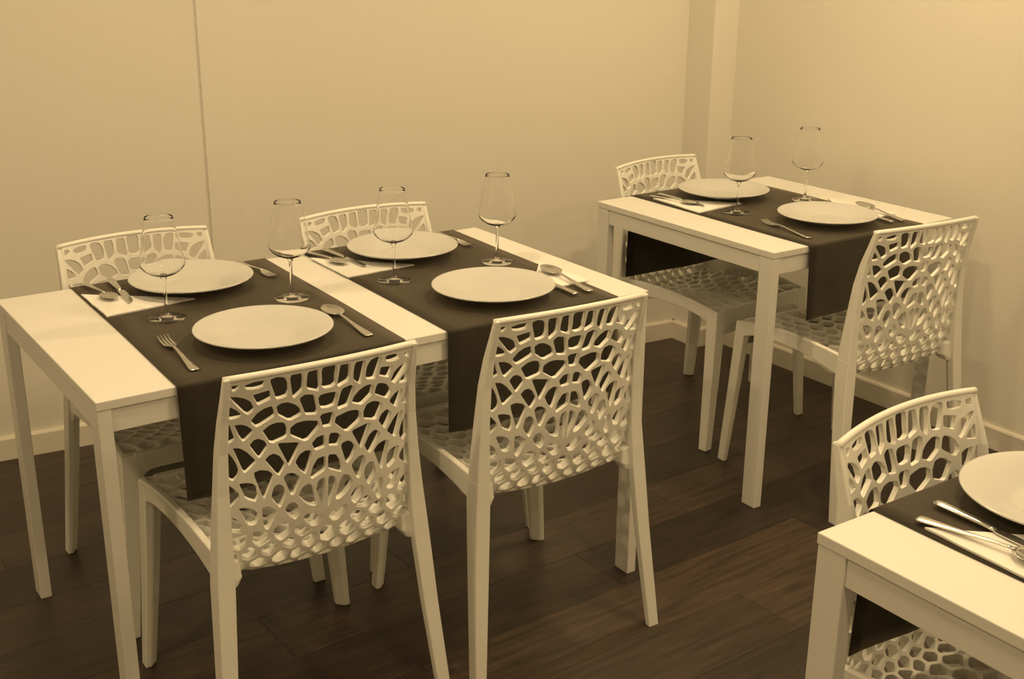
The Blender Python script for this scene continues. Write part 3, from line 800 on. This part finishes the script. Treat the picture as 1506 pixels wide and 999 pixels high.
# napkins: paper folded into right triangles
def make_napkin(label, corner, a, b, seed):
    rnd = random.Random(seed)
    z0 = ZT
    c, a, b = Vector(corner), Vector(a), Vector(b)
    n = 7
    V = []; idx = {}
    for i in range(n + 1):
        for j in range(n + 1 - i):
            p = c + (a - c) * (i / n) + (b - c) * (j / n)
            e = Vector((rnd.uniform(-.001, .001), rnd.uniform(-.001, .001)))
            lift = .0003 + .0012 * max(0, (i + j) / n - .55) * (1 + .6 * math.sin(i * 2.1 + seed))
            idx[(i, j)] = len(V); V.append((p.x + e.x, p.y + e.y, lift))
    L = len(V)
    T = .0028
    verts = [(x, y, z0 + z) for x, y, z in V] + [(x, y, z0 + z + T + rnd.uniform(0, .0007)) for x, y, z in V]
    F = []
    for i in range(n):
        for j in range(n - i):
            t1 = (idx[(i, j)], idx[(i + 1, j)], idx[(i, j + 1)])
            F.append(t1); F.append(tuple(L + q for q in reversed(t1)))
            if i + j < n - 1:
                t2 = (idx[(i + 1, j)], idx[(i + 1, j + 1)], idx[(i, j + 1)])
                F.append(t2); F.append(tuple(L + q for q in reversed(t2)))
    bd = [idx[(i, 0)] for i in range(n + 1)] + [idx[(n - k, k)] for k in range(1, n + 1)] + [idx[(0, n - k)] for k in range(1, n)]
    for k in range(len(bd)):
        p, q = bd[k], bd[(k + 1) % len(bd)]
        F.append((p, q, L + q, L + p))
    o = mesh_obj('napkin', verts, F, M_NAPKIN, None, False)
    return tag(o, label, 'napkin', 'white paper napkins folded to triangles')
make_napkin('white paper napkin at the far left setting of the long table', (.166, .470), (.370, .496), (.166, .662), 1)
make_napkin('white paper napkin at the far right setting of the long table', (.738, .463), (.925, .476), (.738, .672), 2)
make_napkin('white paper napkin under the spoon at the near right setting of the long table', (1.203, .128), (1.022, .118), (1.200, .325), 3)
make_napkin('white paper napkin on the far side of the small square table', (1.920, .522), (2.116, .545), (1.935, .745), 4)
make_napkin('white paper napkin on the near side of the small square table', (2.400, .195), (2.215, .186), (2.392, .450), 5)
make_napkin('white paper napkin under the spoon at the bottom right', (.818, -1.335), (1.020, -1.315), (.824, -1.128), 6)

# cutlery: built along +y from the handle end at the origin to the tip
def strip_part(name, secs, mat, parent):
    """secs: (y, half width, z centre, half thickness)"""
    rings = []
    for y, hw, z, ht in secs:
        rings.append([Vector((hw * cx, y, z + ht * cz)) for cx, cz in ((-1, 0), (-.7, .8), (0, 1), (.7, .8), (1, 0), (.7, -.8), (0, -1), (-.7, -.8))])
    return loft(name, rings, mat, parent, 0, True)
HANDLE = [(0, .0070, .0030, .0010), (.003, .0098, .0030, .0014), (.010, .0104, .0031, .0016), (.035, .0080, .0040, .0017), (.075, .0048, .0060, .0018), (.105, .0034, .0082, .0019), (.125, .0034, .0090, .0019)]
def make_fork():
    t = thing('fork', 'x', 'fork', (0, 0, 0), 0, 'steel forks')
    strip_part('handle', HANDLE + [(.133, .0045, .0088, .0018)], M_STEEL, t)
    # head with four tines
    V, F = [], []
    def slab(rows):
        i0 = len(V)
        for x0, x1, y, z in rows:
            V.extend([(x0, y, z - .0009), (x1, y, z - .0009), (x1, y, z + .0009), (x0, y, z + .0009)])
        m = len(rows)
        for k in range(m - 1):
            b = i0 + 4 * k
            for e in range(4):
                F.append((b + e, b + (e + 1) % 4, b + 4 + (e + 1) % 4, b + 4 + e))
        F.append((i0 + 3, i0 + 2, i0 + 1, i0)); q = i0 + 4 * (m - 1); F.append((q, q + 1, q + 2, q + 3))
    slab([(-.0035, .0035, .129, .0090), (-.0080, .0080, .138, .0080), (-.0115, .0115, .147, .0062), (-.0122, .0122, .156, .0048)])
    for k in range(4):
        xc = -.0096 + k * .0064
        slab([(xc - .0023, xc + .0023, .155, .0050), (xc - .0021, xc + .0021, .172, .0038), (xc - .0018, xc + .0018, .188, .0052), (xc - .0010, xc + .0010, .204, .0100)])
    mesh_obj('tines', V, F, M_STEEL, t)
    return t
def make_spoon():
    t = thing('spoon', 'x', 'spoon', (0, 0, 0), 0, 'steel spoons')
    strip_part('handle', HANDLE + [(.136, .0042, .0086, .0018)], M_STEEL, t)
    V, F = [], []
    na, nr = 28, 6
    yc, L1, Wd = .166, .034, .0205
    def pt(r, a, off):
        k = math.sin(a)
        x = Wd * r * math.cos(a) * (1 + .10 * k * -1)
        y = yc + L1 * r * k
        rim = .0092 + .0010 * k
        return (x, y, rim - .0068 * (1 - r * r) + off)
    for off in (0, .0011):
        V.append(pt(0, 0, off))
        for j in range(1, nr + 1):
            for i in range(na):
                V.append(pt(j / nr, 2 * math.pi * i / na, off))
    B = 1 + nr * na
    for l in (0, 1):
        o = l * B
        for i in range(na):
            q = (o, o + 1 + i, o + 1 + (i + 1) % na); F.append(q)
        for j in range(nr - 1):
            for i in range(na):
                a = o + 1 + j * na + i; b = o + 1 + j * na + (i + 1) % na
                F.append((a, b, b + na, a + na))
    for i in range(na):
        a = 1 + (nr - 1) * na + i; b = 1 + (nr - 1) * na + (i + 1) % na
        F.append((a, b, B + b, B + a))
    mesh_obj('bowl', V, F, M_STEEL, t, True)
    return t
def make_knife():
    t = thing('knife', 'x', 'knife', (0, 0, 0), 0, 'steel knives')
    strip_part('handle', [(0, .0070, .0030, .0016), (.003, .0092, .0030, .0026), (.012, .0098, .0032, .0030), (.060, .0078, .0034, .0031), (.098, .0062, .0034, .0028), (.106, .0052, .0032, .0022)], M_STEEL, t)
    rows = [(.104, -.0055, .0055), (.112, -.0085, .0075), (.130, -.0095, .0078), (.160, -.0092, .0078), (.190, -.0078, .0076), (.206, -.0040, .0070), (.215, .0045, .0058)]
    V, F = [], []
    for y, a, b in rows:
        V += [(a, y, .0025), (b, y, .0022), (b, y, .0040), (a, y, .0030)]
    for k in range(len(rows) - 1):
        q = 4 * k
        for e in range(4):
            F.append((q + e, q + (e + 1) % 4, q + 4 + (e + 1) % 4, q + 4 + e))
    F.append((3, 2, 1, 0)); q = 4 * (len(rows) - 1); F.append((q, q + 1, q + 2, q + 3))
    mesh_obj('blade', V, F, M_STEEL, t)
    return t
NK = .0040     # on top of a napkin
CUTLERY = [  # kind, label, handle end, tip, height above runner, tilt (tip up)
    ('fork', 'steel fork left of the near left plate', (.203, .050), (.214, .262), 0, 0),
    ('spoon', 'steel spoon right of the near left plate, on the runner', (.574, .050), (.581, .270), 0, 0),
    ('knife', 'steel knife on the napkin at the far left setting', (.256, .745), (.238, .530), NK, 0),
    ('spoon', 'steel spoon on the napkin at the far left setting', (.196, .745), (.210, .570), NK, 0),
    ('fork', 'steel fork right of the far left plate', (.572, .740), (.592, .550), 0, 0),
    ('knife', 'steel knife on the napkin at the far right setting', (.800, .722), (.814, .515), NK, 0),
    ('spoon', 'steel spoon on the napkin at the far right setting', (.750, .735), (.775, .562), NK, 0),
    ('fork', 'steel fork right of the far right plate', (1.146, .735), (1.138, .545), 0, 0),
    ('spoon', 'steel spoon over the napkin at the near right setting', (1.143, .045), (1.166, .265), NK, 0),
    ('knife', 'steel knife half under the near right plate', (1.101, .045), (1.108, .258), NK, 0),
    ('knife', 'steel knife on the napkin of the far plate on the square table', (1.982, .775), (1.985, .565), NK, 0),
    ('spoon', 'steel spoon on the napkin of the far plate on the square table', (1.943, .768), (1.972, .600), NK, 0),
    ('fork', 'steel fork left of the near plate on the square table', (1.962, .130), (1.995, .335), 0, 0),
    ('spoon', 'steel spoon right of the near plate on the square table', (2.333, .116), (2.388, .335), NK, 0),
    ('knife', 'steel knife right of the near plate on the square table', (2.293, .121), (2.312, .330), NK, 0),
    ('knife', 'steel knife beside the plate at the bottom right', (.899, -1.088), (.889, -1.302), NK, 0),
    ('spoon', 'steel spoon on the napkin at the bottom right', (.835, -1.106), (.868, -1.315), NK, 0),
]
_mk = {'fork': make_fork, 'spoon': make_spoon, 'knife': make_knife}
_len = {'fork': .204, 'spoon': .200, 'knife': .215}
_pr = {}
for kind, lab, a, b, h, tilt in CUTLERY:
    o = copy_tree(_pr[kind]) if kind in _pr else _pr.setdefault(kind, _mk[kind]())
    d = Vector(b) - Vector(a)
    s = d.length / _len[kind]
    o.location = (a[0], a[1], ZT + h)
    o.rotation_euler = (0, 0, math.atan2(d.y, d.x) - math.pi / 2)
    s = max(.92, min(1.1, s))
    o.scale = (s, s, s)
    o['label'] = lab
